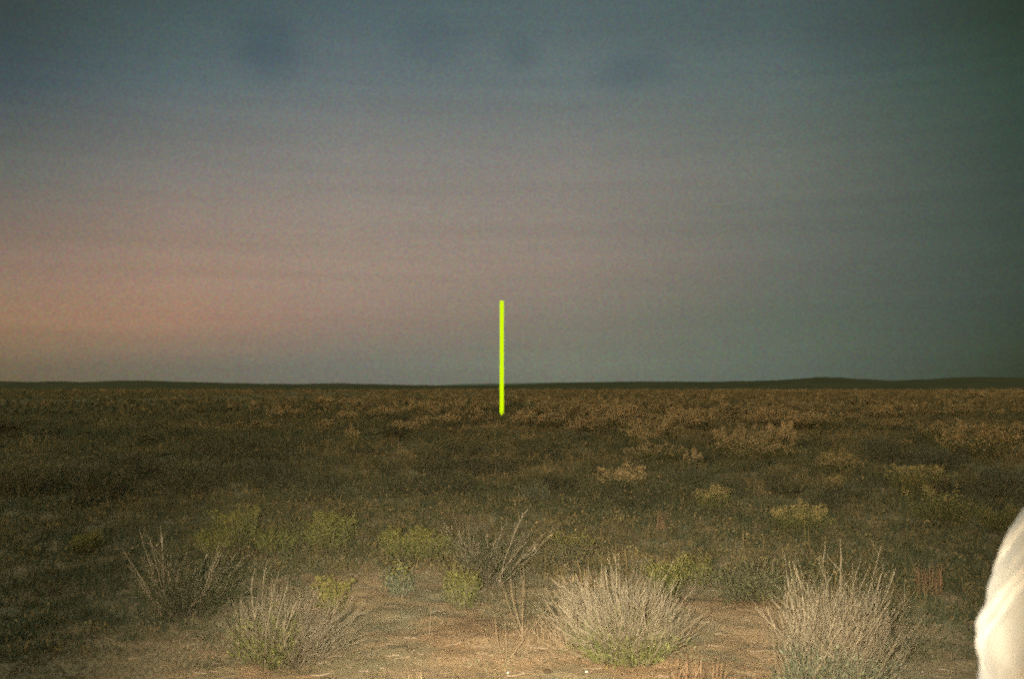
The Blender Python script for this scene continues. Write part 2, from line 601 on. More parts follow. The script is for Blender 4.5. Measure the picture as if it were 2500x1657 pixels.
HILL_NEAR = [(-2400, 884), (-600, 878), (0, 880), (60, 882), (130, 881), (200, 882), (280, 879), (330, 878), (400, 881), (500, 884), (600, 886),
             (700, 887), (780, 884.5), (850, 886.5), (960, 889.5), (1060, 890), (1180, 888), (1290, 884), (1400, 882), (1600, 881.5), (1720, 880), (1800, 878),
             (1850, 874.5), (1890, 870.5), (1940, 871.5), (2000, 876), (2060, 878.5), (2130, 877), (2200, 872.5), (2260, 870.5), (2366, 872), (3000, 868), (4800, 880)]
HILL_FAR = [(-2400, 896), (960, 895), (1000, 890), (1060, 887), (1130, 885.5), (1230, 884), (1330, 882.5), (1500, 880.5), (1700, 882), (1900, 890), (4800, 896)]
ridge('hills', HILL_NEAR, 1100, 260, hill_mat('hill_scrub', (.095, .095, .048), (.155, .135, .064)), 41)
ridge('hills', HILL_FAR, 3400, 500, hill_mat('far_hill_haze', (.22, .26, .19), (.27, .31, .22)), 43, .4)  # distance haze put into this paler hill colour


# ------------------------------------------------------------------ plants
def thing(name, label, cat, loc=(0, 0, 0), rotz=0.0, group=None):
    o = bpy.data.objects.new(name, None)
    C.objects.link(o)
    o.empty_display_size = .2
    o.location = loc
    o.rotation_euler = (0, 0, rotz)
    o['label'] = label
    o['category'] = cat
    if group:
        o['group'] = group
    return o


def dup(root, loc, rotz, scale, label, group=None):
    r = root.copy()
    C.objects.link(r)
    r.location = loc
    r.rotation_euler = (0, 0, rotz)
    r.scale = scale if isinstance(scale, tuple) else (scale, scale, scale)
    r['label'] = label
    if group:
        r['group'] = group
    elif 'group' in r:
        del r['group']
    for ch in list(root.children):
        c = ch.copy()
        C.objects.link(c)
        c.parent = r
    return r


def stem_curves(rng, n, base_r, length, polar, curve=.35, wig=.03, lean=(0, 0), P=7, az=None):
    """curved stems rising from a crown of radius base_r; returns pts (n,P,3)"""
    a = rng.uniform(0, 2 * math.pi, n) if az is None else az
    pol = np.asarray(polar)
    pol = np.broadcast_to(pol, (n,))
    ln = np.broadcast_to(length, (n,))
    t = np.linspace(0, 1, P)[None, :]
    # the angle from the vertical changes along the stem (positive curve: straightens up)
    ang = pol[:, None] * (1 - curve * (t - .3)) + rng.normal(0, .05, (n, 1)) * t
    a2 = a[:, None] + rng.normal(0, .15, (n, 1)) * t
    d = np.stack([np.sin(ang) * np.cos(a2) + lean[0] * (.4 + t), np.sin(ang) * np.sin(a2) + lean[1] * (.4 + t), np.cos(ang)], -1)
    d = unit(d + rng.normal(0, wig * 3, (n, P, 3)))
    step = ln[:, None, None] / (P - 1)
    off = np.cumsum(d * step, axis=1)
    off = np.concatenate([np.zeros((n, 1, 3)), off[:, :-1]], 1)
    br = np.sqrt(rng.uniform(0, 1, n)) * base_r
    b = np.stack([np.cos(a) * br, np.sin(a) * br, np.full(n, -.02)], -1)
    return b[:, None, :] + off


def side_twigs(rng, stems, n, lo, hi, length, spread=.5, P=4):
    N, Q, _ = stems.shape
    i = rng.integers(0, N, n)
    t = rng.uniform(lo, hi, n) * (Q - 1)
    k = np.minimum(t.astype(int), Q - 2)
    f = (t - k)[:, None]
    p = stems[i, k] * (1 - f) + stems[i, k + 1] * f
    d = unit(stems[i, k + 1] - stems[i, k])
    dd = unit(d + rng.normal(0, spread, (n, 3)) + np.array([0, 0, .15]))
    ln = np.broadcast_to(length, (n,)) * rng.uniform(.5, 1.2, n)
    s = np.linspace(0, 1, P)
    mid = unit(dd + d * .6 + np.array([0, 0, .2]))
    return p[:, None, :] + (dd[:, None, :] * (s * (1 - .5 * s))[None, :, None] + mid[:, None, :] * (.5 * s * s)[None, :, None]) * ln[:, None, None], i


def along(rng, pts, n, lo, hi, jit):
    N, P, _ = pts.shape
    i = rng.integers(0, N, n)
    t = rng.uniform(lo, hi, n) * (P - 1)
    k = np.minimum(t.astype(int), P - 2)
    f = (t - k)[:, None]
    p = pts[i, k] * (1 - f) + pts[i, k + 1] * f
    d = unit(pts[i, k + 1] - pts[i, k])
    return p + rng.normal(0, jit, (n, 3)), d


def taper(n, P, r0, r1, rng):
    return (np.linspace(r0, r1, P)[None, :]) * rng.uniform(.6, 1.35, (n, 1))


def broom_bush(name, label, loc, seed, n=260, h=.62, pol=(.05, .95), lean=(0, 0), base=.09, twigs=420, twig_mat=M_TWIG, r0=.0021, tint=(.35, .95),
               green=900, green_zone=(.15, .6), green_mat=M_GREEN, green_side=None, flowers=60, long=6, long_r=1.2, rotz=0.0, leaf=.042, cat='shrub', group=None):
    """woody bush of many straight grey stems fanning from one crown, green growth low down"""
    rng = np.random.default_rng(seed)
    t = thing(name, label, cat, loc, rotz, group)
    pol_ = pol[0] + (pol[1] - pol[0]) * np.sqrt(rng.uniform(0, 1, n))
    ln = h * (.42 + .68 * rng.beta(3.2, 1.8, n)) * (1.0 + .12 * np.sin(pol_) + .10 * np.sin(3 * rng.uniform(0, 6.28, n)))
    st = stem_curves(rng, n, base * .45, ln, pol_ + rng.normal(0, .15, n), rng.uniform(-.2, .7, (n, 1)), .06, lean)
    nc_ = 7
    which = rng.integers(0, nc_, n)
    ca_ = rng.uniform(0, 6.28, nc_)
    cb_ = np.sqrt(rng.uniform(.05, 1, nc_)) * base
    off_ = np.stack([np.cos(ca_) * cb_, np.sin(ca_) * cb_, np.zeros(nc_)], 1)
    grow = rng.uniform(.72, 1.15, nc_)
    tilt = rng.normal(0, .16, (nc_, 2))
    st = st * grow[which][:, None, None]
    st[:, :, :2] += st[:, :, 2:3] * tilt[which][:, None, :]
    st = st + off_[which][:, None, :]
    mb = MB()
    tubes(mb, st, taper(n, 7, r0, r0 * .42, rng), np.clip(rng.uniform(tint[0], tint[1], n)[:, None] * np.linspace(.62, 1.2, 7)[None, :], 0, 1))
    tw, ii = side_twigs(rng, st, twigs, .3, .97, h * .26, .42)
    tubes(mb, tw, taper(twigs, 4, r0 * .6, r0 * .3, rng), rng.uniform(tint[0], tint[1], twigs))
    if long:
        lg = stem_curves(rng, long, base, h * rng.uniform(1.05, 1.42, long), rng.uniform(.2, pol[1], long), .1, .025, lean)
        tubes(mb, lg, taper(long, 7, r0 * long_r, r0 * .5, rng), rng.uniform(.7, 1, long))
        tw2, _ = side_twigs(rng, lg, long * 5, .5, .98, h * .18, .4)
        tubes(mb, tw2, taper(long * 5, 4, r0 * .6, r0 * .3, rng), rng.uniform(.6, 1, long * 5))
    mb.build('stems', twig_mat, t)
    if green:
        g = MB()
        p, d = along(rng, st if green_side is None else st[green_side(st[:, -1])], green, green_zone[0], green_zone[1], .018)
        p[:, 2] = np.maximum(p[:, 2], .01)
        leaves(g, p, leaf * rng.uniform(.6, 1.4, green), rng, rng.uniform(.1, 1, green), aspect=.14, dirs=d)
        g.build('foliage', green_mat, t)
    if flowers:
        f = MB()
        p, d = along(rng, st if green_side is None else st[green_side(st[:, -1])], flowers, .3, .62, .02)
        leaves(f, p, .012 * rng.uniform(.7, 1.4, flowers), rng, rng.uniform(0, 1, flowers), aspect=.9, up=1.2)
        f.build('flowers', M_YELLOW, t)
    return t


def leafy_shrub(name, label, loc, seed, n=60, h=.5, pol=.6, lean=(0, 0), base=.05, twigs=160, leafn=1500, leaf=.025, leaf_mat=M_GREEN, zone=(.35, 1.0),
                tops=220, top_mat=M_YELLOW, top_size=.018, twig_mat=M_DARKTWIG, r0=.0035, rotz=0.0, group=None, cat='shrub', tint=(.3, .9)):
    """brush with leafy upright stems and clustered flower or seed heads at the ends"""
    rng = np.random.default_rng(seed)
    t = thing(name, label, cat, loc, rotz, group)
    pol_ = pol * np.sqrt(rng.uniform(0, 1, n))
    ln = h * (.40 + .70 * rng.beta(2.0, 2.0, n))
    st = stem_curves(rng, n, base, ln, pol_, .35, .04, lean)
    mb = MB()
    tubes(mb, st, taper(n, 7, r0, r0 * .45, rng), rng.uniform(tint[0], tint[1], n))
    tw, ii = side_twigs(rng, st, twigs, .4, .95, h * .25, .45)
    tubes(mb, tw, taper(twigs, 4, r0 * .6, r0 * .35, rng), rng.uniform(tint[0], tint[1], twigs))
    mb.build('stems', twig_mat, t)
    g = MB()
    n1 = leafn // 2
    p, d = along(rng, st, n1, zone[0], zone[1], .015 + h * .02)
    leaves(g, p, leaf * rng.uniform(.6, 1.4, n1), rng, rng.uniform(0, 1, n1), aspect=.35, dirs=d)
    p, d = along(rng, tw, leafn - n1, .1, 1, .012 + h * .015)
    leaves(g, p, leaf * rng.uniform(.6, 1.4, leafn - n1), rng, rng.uniform(0, 1, leafn - n1), aspect=.35, dirs=d)
    g.build('foliage', leaf_mat, t)
    if tops:
        f = MB()
        ends = np.concatenate([st[:, -1], tw[:, -1]])
        k = rng.choice(len(ends), tops, p=(np.maximum(ends[:, 2], .01) ** 3) / (np.maximum(ends[:, 2], .01) ** 3).sum())
        p = ends[k] + rng.normal(0, top_size * 1.3, (tops, 3))
        leaves(f, p, top_size * rng.uniform(.7, 1.4, tops), rng, rng.uniform(0, 1, tops), aspect=.8, up=1.0)
        f.build('flower_heads' if top_mat is M_YELLOW else 'seed_heads', top_mat, t)
    return t


def stalks(name, label, loc, seed, n=5, h=.35, pol=.5, r0=.004, mat=M_STRAW, twigs=0, base=.02, cat='dry plant', group=None, curve=.6, rotz=0.0, lean=(0, 0), az=None, pols=None):
    rng = np.random.default_rng(seed)
    pol_ = rng.uniform(.1, 1, n) * pol if pols is None else np.array(pols)
    st = stem_curves(rng, n, base, h * rng.uniform(.75, 1.1, n), pol_, curve, .02, lean, az=None if az is None else np.array(az))
    mb = MB()
    tubes(mb, st, taper(n, 7, r0, r0 * .5, rng), rng.uniform(.4, 1, n), 4)
    if twigs:
        tw, _ = side_twigs(rng, st, twigs, .3, .95, h * .3, .6)
        tubes(mb, tw, taper(twigs, 4, r0 * .6, r0 * .35, rng), rng.uniform(.4, 1, twigs))
    o = mb.build(name, mat)
    o.location = loc
    o.rotation_euler = (0, 0, rotz)
    o['label'] = label
    o['category'] = cat
    if group:
        o['group'] = group
    return o


def tuft(name, label, loc, seed, n=140, h=.3, r=.10, mat=M_RUST, lean=.35, cat='grass tuft', width=.0028):
    rng = np.random.default_rng(seed)
    mb = MB()
    a = rng.uniform(0, 2 * math.pi, n)
    q = np.sqrt(rng.uniform(0, 1, n)) * r
    p = np.stack([np.cos(a) * q, np.sin(a) * q, np.full(n, -.01)], 1)
    blades(mb, p, h * rng.uniform(.5, 1.1, n), width * rng.uniform(.6, 1.3, n), rng, rng.uniform(.1, 1, n), lean)
    o = mb.build(name, mat)
    o.location = loc
    o['label'] = label
    o['category'] = cat
    return o


def H(px, py0, py1):
    """height of something standing at (px, py0) whose top shows at py1"""
    p = at(px, py0)
    d = ray(px, py1)
    return EYE + d.z * p.y / d.y - p.z


# the three big woody bushes of the foreground
broom_bush('woody_bush', 'wide grey twiggy bush leaning right, with yellow-green leaves on its left side', at(682, 1622), 101,
           n=480, h=.40, pol=(.03, .85), lean=(.36, -.02), base=.14, twigs=1500, green=4200, green_zone=(.2, .75), green_side=lambda e: e[:, 0] < .16, flowers=300, long=9, tint=(.3, 1.0))
broom_bush('woody_bush', 'pale straw-coloured twiggy bush fanning out in the middle foreground, green at its foot', at(1527, 1608), 102,
           n=640, h=.45, pol=(.02, .82), lean=(.0, .0), base=.12, twigs=1900, green=9000, green_zone=(.10, .58), flowers=420, long=6, tint=(.5, 1.0))
broom_bush('woody_bush', 'large grey twiggy bush cut by the lower edge at the right, tallest of the foreground', at(2028, 1690), 103,
           n=560, h=.56, pol=(.02, .46), lean=(.04, .0), base=.14, twigs=1700, green=11000, green_zone=(.05, .52), flowers=200, long=7, tint=(.35, .95), green_mat=M_SAGE)
# bushes of thin dark stems behind them
broom_bush('woody_bush', 'dark open bush of long thin pale stems standing at the dim left', at(445, 1508), 104,
           n=85, h=.47, pol=(.05, .85), lean=(.14, .0), base=.10, twigs=300, green=3200, green_zone=(.2, .95), green_mat=M_SCRUBLEAF, flowers=0, long=18, tint=(.25, .8), twig_mat=M_TWIG, r0=.0018, long_r=1.7)
broom_bush('woody_bush', 'dark twiggy bush spreading right behind the small bright yellow-green shrub', at(1185, 1424), 105,
           n=120, h=.47, pol=(.05, .8), lean=(.20, .0), base=.12, twigs=520, green=2200, green_zone=(.4, .98), green_mat=M_SCRUBLEAF, flowers=0, long=7, tint=(.1, .65), r0=.0030)
broom_bush('woody_bush', 'low dark twiggy bush left of the large bush at the right, behind bare soil', at(1835, 1465), 106,
           n=120, h=.30, pol=(.1, 1.0), base=.10, twigs=420, green=2000, green_zone=(.2, .95), green_mat=M_SCRUBLEAF, flowers=0, long=5, tint=(.1, .6))

# small bright plants
leafy_shrub('flowering_plant', 'small fan-shaped plant with thick yellow flower heads, right of the leaning grey bush', at(812, 1514), 111,
            n=26, h=.27, pol=.38, twigs=60, leafn=400, zone=(.5, 1), tops=800, top_size=.013, twig_mat=M_STRAW, r0=.0028, base=.015, cat='plant')
leafy_shrub('flowering_plant', 'compact bright yellow-green bushy plant in front of the dark twiggy bush', at(1128, 1482), 112,
            n=90, h=.28, pol=.42, twigs=220, leafn=3600, zone=(.1, 1), tops=1100, top_size=.010, base=.05, cat='plant', leaf=.018)
leafy_shrub('flowering_plant', 'thin pale green upright plant left of the compact yellow-green one', at(978, 1455), 113,
            n=34, h=.23, pol=.40, lean=(-.08, 0), twigs=70, leafn=1700, leaf_mat=M_SAGE, zone=(.1, 1), tops=120, base=.06, cat='plant', tint=(.5, 1), leaf=.022)

# brush of the second row
rows = [
    ('loose yellow-topped brush behind the thin pale green plant', 985, 1368, 1287, 121, .62, 1500, M_GREEN, 360),
    ('leafy olive brush just right of the yellow-topped one, lower', 1055, 1372, 1300, 122, .6, 1100, M_GREEN, 220),
    ('tallest olive brush of the left group, with yellowish upright tips', 800, 1352, 1243, 123, .62, 2000, M_GREEN, 300),
    ('dense low green brush between the two taller ones at the left', 672, 1352, 1288, 124, .7, 1500, M_GREEN, 160),
    ('upright brush with two yellowish plumes above the dark pale-stemmed bush', 575, 1352, 1240, 125, .42, 1500, M_GREEN, 260),
    ('brush with a rusty yellow top beside the plumed one', 527, 1368, 1298, 126, .5, 800, M_GREEN, 260),
    ('small yellow-green brush alone in the dark at the far left', 205, 1352, 1300, 127, .5, 700, M_GREEN, 160),
    ('yellow-green upright brush behind the right shoulder of the straw-coloured bush', 1625, 1462, 1372, 128, .42, 1300, M_GREEN, 240),
    ('thin olive brush left of the straw-coloured bush, behind its long stems', 1395, 1392, 1295, 129, .5, 700, M_SCRUBLEAF, 220),
    ('slender pale olive brush behind the gap of bare soil', 1700, 1432, 1363, 130, .3, 500, M_GREEN, 140),
    ('low olive brush with orange tips right of the gap', 1745, 1250, 1187, 131, .7, 1300, M_GREEN, 300),
    ('rounded brush with orange-tinted crown standing clear in the right half', 1955, 1300, 1222, 132, .95, 2600, M_GREEN, 620),
    ('square leafy green brush near the white cloth', 2440, 1300, 1232, 133, .7, 1800, M_GREEN, 120),
    ('broad pale brush climbing to the right behind the rounded one', 2230, 1210, 1128, 134, .8, 2300, M_GREEN, 460),
    ('dim brush at the right between the broad pale one and the square green one', 2330, 1215, 1140, 135, .9, 2000, M_SCRUBLEAF, 200),
    ('small domed brush high in the right half', 2045, 1150, 1098, 136, .95, 1700, M_GREEN, 420),
    ('large soft olive brush mass spreading left of the square leafy brush', 2300, 1285, 1180, 138, 1.0, 2600, M_GREEN, 160),
    ('thin rusty brush behind the rounded one', 2030, 1215, 1162, 137, .6, 700, M_SCRUBLEAF, 260),
]
for lab, px, y0, y1, sd_, pol, lf, lm, tp in rows:
    p = at(px, y0)
    h = H(px, y0, y1)
    leafy_shrub('brush', lab, p, sd_, n=int(46 + 40 * h), h=h * 1.02, pol=pol, leafn=int(lf * 3.6), twigs=320, leaf=.016 + .008 * h, leaf_mat=lm, tops=int(tp * 6.5),
                top_mat=M_YELLOW if sd_ in (121, 122, 123, 124, 125, 126, 127, 128, 129, 130) else M_GOLD, top_size=.008 + .007 * h, base=.06 + .10 * h * pol, r0=.003 + .002 * h)

# dry stalks and grass tufts
stalks('dry_stalk_plant', 'bare dry plant of four thin curved stems on the open soil in the middle', at(1236, 1604), 141, n=5, h=.24, curve=.9, az=[2.9, 2.6, 1.4, .5, .25], pols=[.72, .25, .06, .35, .62], r0=.0025)
stalks('dry_stalk', 'long bent straw stem arching left out of the straw-coloured bush', at(1445, 1585), 142, n=2, h=.60, az=[3.0, 3.2], pols=[.62, .35], curve=.3, r0=.0027)
stalks('dry_stalk', 'forked dry stem lying towards the left of the straw-coloured bush', at(1388, 1578), 143, n=7, h=.30, az=[2.9, 3.0, 3.3, 2.5, 3.1, 2.2, 2.8], pols=[.8, .55, .7, .3, .35, .2, .95], curve=.3, r0=.0024)
stalks('dry_stalk', 'single thin upright dry stem left of the open soil', at(1042, 1546), 144, n=1, h=.18, pols=[.05], r0=.0026)
stalks('dry_stalk', 'tall crooked dry stem behind the open soil with a leaning fork', at(1278, 1540), 145, n=4, h=.42, az=[2.6, 3.0, .3, 1.5], pols=[.45, .2, .75, .08], r0=.0024)
stalks('dry_stalk', 'slim brown stem standing right of the dark twiggy bush', at(1285, 1455), 146, n=2, h=.30, pols=[.12, .25], r0=.0026)
stalks('dry_stalk', 'rust-coloured upright stem low in the dim left', at(388, 1508), 147, n=8, h=.22, pol=.12, r0=.003, mat=M_RUST, base=.03)
tuft('rusty_grass_tuft', 'rust-orange grass tuft cut by the lower edge between the straw-coloured and the large grey bush', at(1700, 1690), 151, n=120, h=.20, r=.15, lean=.25)
tuft('rusty_grass_tuft', 'rust-coloured grass tuft right of the large grey bush', at(2270, 1446), 152, n=130, h=.24, r=.10, lean=.16)
tuft('rusty_grass_tuft', 'small orange grass spike behind the straw-coloured bush', at(1612, 1292), 153, n=40, h=.26, r=.05, lean=.12)
tuft('rusty_grass_tuft', 'rusty grass growing among the stalks left of the straw-coloured bush', at(1335, 1558), 154, n=110, h=.15, r=.18, lean=.4, mat=M_STRAW)
tuft('rusty_grass_tuft', 'thin rusty grass at the foot of the leaning grey bush, on its near side', at(1010, 1662), 155, n=40, h=.09, r=.06, lean=.3, mat=M_STRAW)

# clod and stones on the open soil
rng = np.random.default_rng(7)
for lab, px, py, r, tn, nm in (('small dark clod of earth on the open soil near the lower edge', 1336, 1641, .022, 0.0, 'clod'),
                               ('tiny pale stone on the soil left of the dark clod', 1240, 1642, .010, 1.0, 'stone'),
                               ('tiny pale stone at the foot of the straw-coloured bush', 1432, 1640, .010, 1.0, 'stone')):
    mb = MB()
    blob(mb, (0, 0, r * .25), r, rng, (7, 5), tn)
    o = mb.build(nm, M_LITTER if nm == 'clod' else M_STONE)
    o.location = at(px, py)
    o['label'] = lab
    o['category'] = nm

# ------------------------------------------------------------------ scrub of the middle distance
protos = []
for i in range(7):
    lm = (M_SCRUBLEAF, M_GREEN, M_SCRUBLEAF, M_SAGE, M_SCRUBLEAF, M_GREEN, M_SCRUBLEAF)[i]
    protos.append(leafy_shrub('scrub_bush', '', (0, 0, 0), 200 + i, n=46, h=.62, pol=(1.15, .95, 1.25, .8, 1.05, 1.2, .7)[i], twigs=190, leafn=3800, leaf=.030, leaf_mat=lm,
                              zone=(.35, 1), tops=(3200, 1500, 0, 0, 4200, 2400, 0)[i], top_mat=M_SEED, top_size=.024, base=.2, r0=.006))
used = set()


def place(i, loc, rz, sc, label, group):
    if i not in used:
        used.add(i)
        o = protos[i]
        o.location = loc
        o.rotation_euler = (0, 0, rz)
        o.scale = sc if isinstance(sc, tuple) else (sc,) * 3
        o['label'] = label
        if group:
            o['group'] = group
        return o
    return dup(protos[i], loc, rz, sc, label, group)


rng = np.random.default_rng(77)
# bushes that can be told apart: (x, foot y, top y, width in px, kind, label)
named = [
    (1440, 1066, 1025, 95, 4, 'pale orange-topped scrub bush, brightest of the far band, right of the yellow pole'),
    (1530, 1042, 1005, 100, 0, 'broad orange-topped scrub bush behind the brightest one of the far band'),
    (1590, 1075, 1036, 120, 5, 'wide scrub bush with a long pale crest right of the brightest one'),
    (1178, 1040, 1014, 64, 0, 'orange-topped scrub bush just left of the foot of the yellow pole'),
    (1275, 1042, 1018, 56, 0, 'orange-topped scrub bush just right of the foot of the yellow pole'),
    (1100, 1043, 1018, 50, 4, 'orange-crested scrub bush between the pole foot bush and the low pale one'),
    (1028, 1046, 1028, 44, 0, 'low pale scrub bush, second left of the yellow pole'),
    (940, 1022, 1001, 70, 0, 'wide orange-crested scrub bush in the far band, third left of the yellow pole'),
    (845, 1030, 1010, 60, 4, 'scrub bush with a thin orange crest, fourth left of the yellow pole'),
    (625, 1014, 999, 40, 4, 'small orange-topped scrub bush farthest left in the far band'),
    (700, 1017, 1002, 58, 0, 'low orange-topped scrub bush next to the farthest left one'),
    (860, 1100, 1055, 36, 1, 'narrow upright scrub bush alone in the left half'),
    (1345, 1050, 1022, 60, 1, 'scrub bush between the yellow pole and the brightest orange-topped one'),
    (1775, 1118, 1061, 85, 5, 'olive scrub bush at the left end of the row right of centre'),
    (1850, 1112, 1060, 80, 1, 'olive scrub bush in the middle of the row right of centre'),
    (1905, 1108, 1048, 70, 4, 'pale peaked scrub bush at the right end of the row right of centre'),
    (1690, 1140, 1115, 48, 0, 'little rusty scrub bush below the row right of centre'),
    (1605, 1030, 995, 46, 1, 'greenish scrub bush behind the wide pale-crested one'),
    (1290, 1088, 1066, 40, 1, 'small olive scrub bush below and right of the yellow pole'),
    (2150, 1112, 1068, 110, 3, 'dim sage scrub bush below the skyline hill at the right'),
    (2290, 1150, 1092, 150, 3, 'broad dim grey-green scrub bush low at the right, left of the edge bush'),
    (2150, 1190, 1142, 120, 2, 'dim dark scrub bush right of the small domed brush'),
    (2440, 1205, 1140, 130, 3, 'dim grey-green scrub bush against the right edge, above the square leafy brush'),
    (2390, 1120, 1052, 150, 5, 'large dim olive scrub bush against the right edge, in the second band'),
    (1710, 1000, 985, 70, 1, 'faint green scrub bush in the far band at the right'),
    (2380, 968, 958, 60, 4, 'faint orange scrub patch under the hills at the far right'),
    (950, 1170, 1140, 60, 6, 'dim upright scrub bush left of centre in the dark'),
    (1480, 1212, 1172, 90, 2, 'low olive scrub bush in the dark below the far band, centre right'),
    (1310, 1232, 1196, 80, 3, 'low grey-green scrub bush in the dark below the far band, centre'),
    (1590, 1155, 1122, 70, 2, 'dark scrub bush below the wide pale-crested one'),
]
for px, y0, y1, w, i, lab in named:
    p = at(px, y0)
    h = max(H(px, y0, y1), .25)
    wd = w / 2430.0 * p.y
    place(i, p, rng.uniform(0, 6.28), (wd, wd * .9, h / .46), lab, None)
taken = [(at(px, y0).x, at(px, y0).y) for px, y0, y1, w, i, lab in named]
cnt = 0
tries = 0
while cnt < 262 and tries < 9000:
    tries += 1
    row = cnt < 84          # the thicker belt of pale-topped bushes behind, from the middle to the right
    y0 = rng.uniform(983, 1062) if row else 985 + 270 * rng.uniform(0, 1) ** 2.0
    px = rng.normal(1480, 430) if row else rng.uniform(-40, 2540)
    if not -40 < px < 2540:
        continue
    p = at(px, y0)
    if p.y < 12:
        continue
    if not row and fbm(p.x * .06, p.y * .06, 91, 3) < .44:
        continue
    if any((p.x - a) ** 2 + (p.y - b) ** 2 < ((.3 if row else .5) + .010 * p.y) ** 2 for a, b in taken):
        continue
    if abs(px - 1225) < 62 and 1000 < y0 < 1120:
        continue
    taken.append((p.x, p.y))
    s = rng.uniform(.32, .85) * (1 + .012 * min(p.y, 50))
    if row:
        s *= 1.35
    i = int(rng.choice([0, 4, 5, 0, 4, 1])) if row else int(rng.choice([0, 2, 2, 3, 0, 4, 4, 5, 2])) if y0 < 1050 and 600 < px < 2250 else int(rng.choice([2, 2, 3, 6, 6, 2] if px < 1500 else [2, 2, 3, 6, 6, 2, 5, 1]))
    kind = ('tan-topped olive', 'loose tan-topped green', 'plain dark olive', 'grey-green', 'pale-crowned', 'broad tan-topped green', 'upright dark olive')[i]
    side = 'left third' if px < 833 else 'middle third' if px < 1667 else 'right third'
    band = 'far band' if y0 < 1020 else 'middle band' if y0 < 1110 else 'near dark band'
    place(i, p, rng.uniform(0, 6.28), (s * rng.uniform(.9, 1.5), s, s * rng.uniform(.55, .95)), '%s scrub bush in the %s of the %s' % (kind, side, band), '%s scrub bushes, %s, %s' % (kind, side, band))
    cnt += 1

# ------------------------------------------------------------------ upright yellow graphic overlay, built as an added glowing pole
P0 = at(1225, 1017.5)
ht = H(1225, 1017.5, 734)
pw = 9.6 / 2430 * P0.y
mp_, tp_ = new_mat('chartreuse_graphic')
em = tp_.nodes.new('ShaderNodeEmission')
em.inputs[0].default_value = lin((217, 255, 0)) + (1,)
em.inputs[1].default_value = 1.0  # flat graphic colour made to glow, though no lamp stands here
oo = tp_.nodes.new('ShaderNodeOutputMaterial')
tp_.links.new(em.outputs[0], oo.inputs[0])
bar = thing('graphic_bar', 'tall thin yellow-green graphic pole standing upright on the plain', 'graphic overlay', P0)


def tube_solid(name, r, z0, z1, mat, bev, parent, n=20):
    mb = MB()
    rings = [(r - bev, z0), (r, z0 + bev), (r, z1 - bev), (r - bev, z1)]
    vs = []
    for q, z in rings:
        for k in range(n):
            a = 2 * math.pi * k / n
            vs.append((q * math.cos(a), q * math.sin(a), z))
    vs += [(0, 0, z0), (0, 0, z1)]
    qs = [(j * n + k, j * n + (k + 1) % n, (j + 1) * n + (k + 1) % n, (j + 1) * n + k) for j in range(3) for k in range(n)]
    ts = [(4 * n, (k + 1) % n, k) for k in range(n)] + [(4 * n + 1, 3 * n + k, 3 * n + (k + 1) % n) for k in range(n)]
    mb.add(vs, quads=qs, tris=ts)
    return mb.build(name, mat, parent)


tube_solid('graphic_tube', pw / 2, 0.0, ht, mp_, .012, bar)
mbm, tbm = new_mat('dark_metal')
pb = tbm.nodes.new('ShaderNodeBsdfPrincipled')
pb.inputs['Base Color'].default_value = (.05, .05, .045, 1)
pb.inputs['Metallic'].default_value = .6
pb.inputs['Roughness'].default_value = .6
ob = tbm.nodes.new('ShaderNodeOutputMaterial')
tbm.links.new(pb.outputs[0], ob.inputs[0])
tube_solid('base', pw * .42, -.40, -.003, mbm, .01, bar)  # added buried stub under the graphic, not a seen part

# ------------------------------------------------------------------ white creased cloth close by at the right
DC = 1.5
edge = [(1657, 2381), (1640, 2378), (1600, 2375), (1560, 2380), (1540, 2386), (1500, 2401), (1430, 2420), (1370, 2441), (1310, 2468), (1255, 2500), (1200, 2545), (1160, 2600), (1130, 2680), (1118, 2760)]
AX = 2780
zs, rs = [], []
for py, px in edge:
    d = ray(px, py)
    zs.append(EYE + d.z / d.y * DC)
    rs.append(math.hypot((AX - 1250) / 2430.0 * DC, DC) * math.sin(max(.03, math.atan((AX - 1250) / 2430.0) - math.atan((px - 1250) / 2430.0))))
zs, rs = np.array(zs), np.array(rs)
rows_z = np.concatenate([np.linspace(0.0, zs[0], 60)[:-1], np.linspace(zs[0], zs[-1], 170)])
rad = np.where(rows_z < zs[0], rs[0] + .02 * np.sin((zs[0] - rows_z) * 5) + (zs[0] - rows_z) * .10, np.interp(rows_z, zs, rs))
k = np.exp(-np.linspace(-2, 2, 7) ** 2)
rad = np.convolve(np.pad(rad, 3, mode='edge'), k / k.sum(), 'valid')
NA = 260
ang = np.arange(NA) * 2 * math.pi / NA
zz, aa = np.meshgrid(rows_z, ang, indexing='ij')
# diagonal creases running down to the left, plus small wrinkles
u = aa * 2.2 + zz * 7.5
w = zz * 9 - aa * 2.0
f = (fbm(u * 1.2 + 30, w * .3 + 40, 61, 2) - .5) * .016
crng = np.random.default_rng(8)
for j in range(64):
    zc_, tc_ = crng.uniform(.05, 1.46), crng.uniform(.3, 6.0)
    kk, ln_ = crng.uniform(.12, .36), crng.uniform(.25, .8)
    wd_ = crng.uniform(.004, .011)
    s_ = (zz - zc_) - kk * (aa - tc_) + (fbm(aa * 2, zz * 0 + j, 80, 2) - .5) * .05
    g_ = np.exp(-((aa - tc_) / ln_) ** 2)
    f = f + g_ * wd_ * (-1.1 * np.exp(-(s_ / wd_) ** 2) + .5 * np.exp(-((s_ - 2.2 * wd_) / (2 * wd_)) ** 2))
f = np.clip(f - np.percentile(f, 50), -.010, .004) + .004
seam = np.minimum(1, np.minimum(aa, 2 * math.pi - aa) / .6)
f = f * seam
fade = np.clip((zz[-1, 0] - zz) / .05, 0, 1)
rr_ = rad[:, None] * 1.0 + f * np.minimum(1, rad[:, None] / .08) * fade
cx = (AX - 1250) / 2430.0 * DC
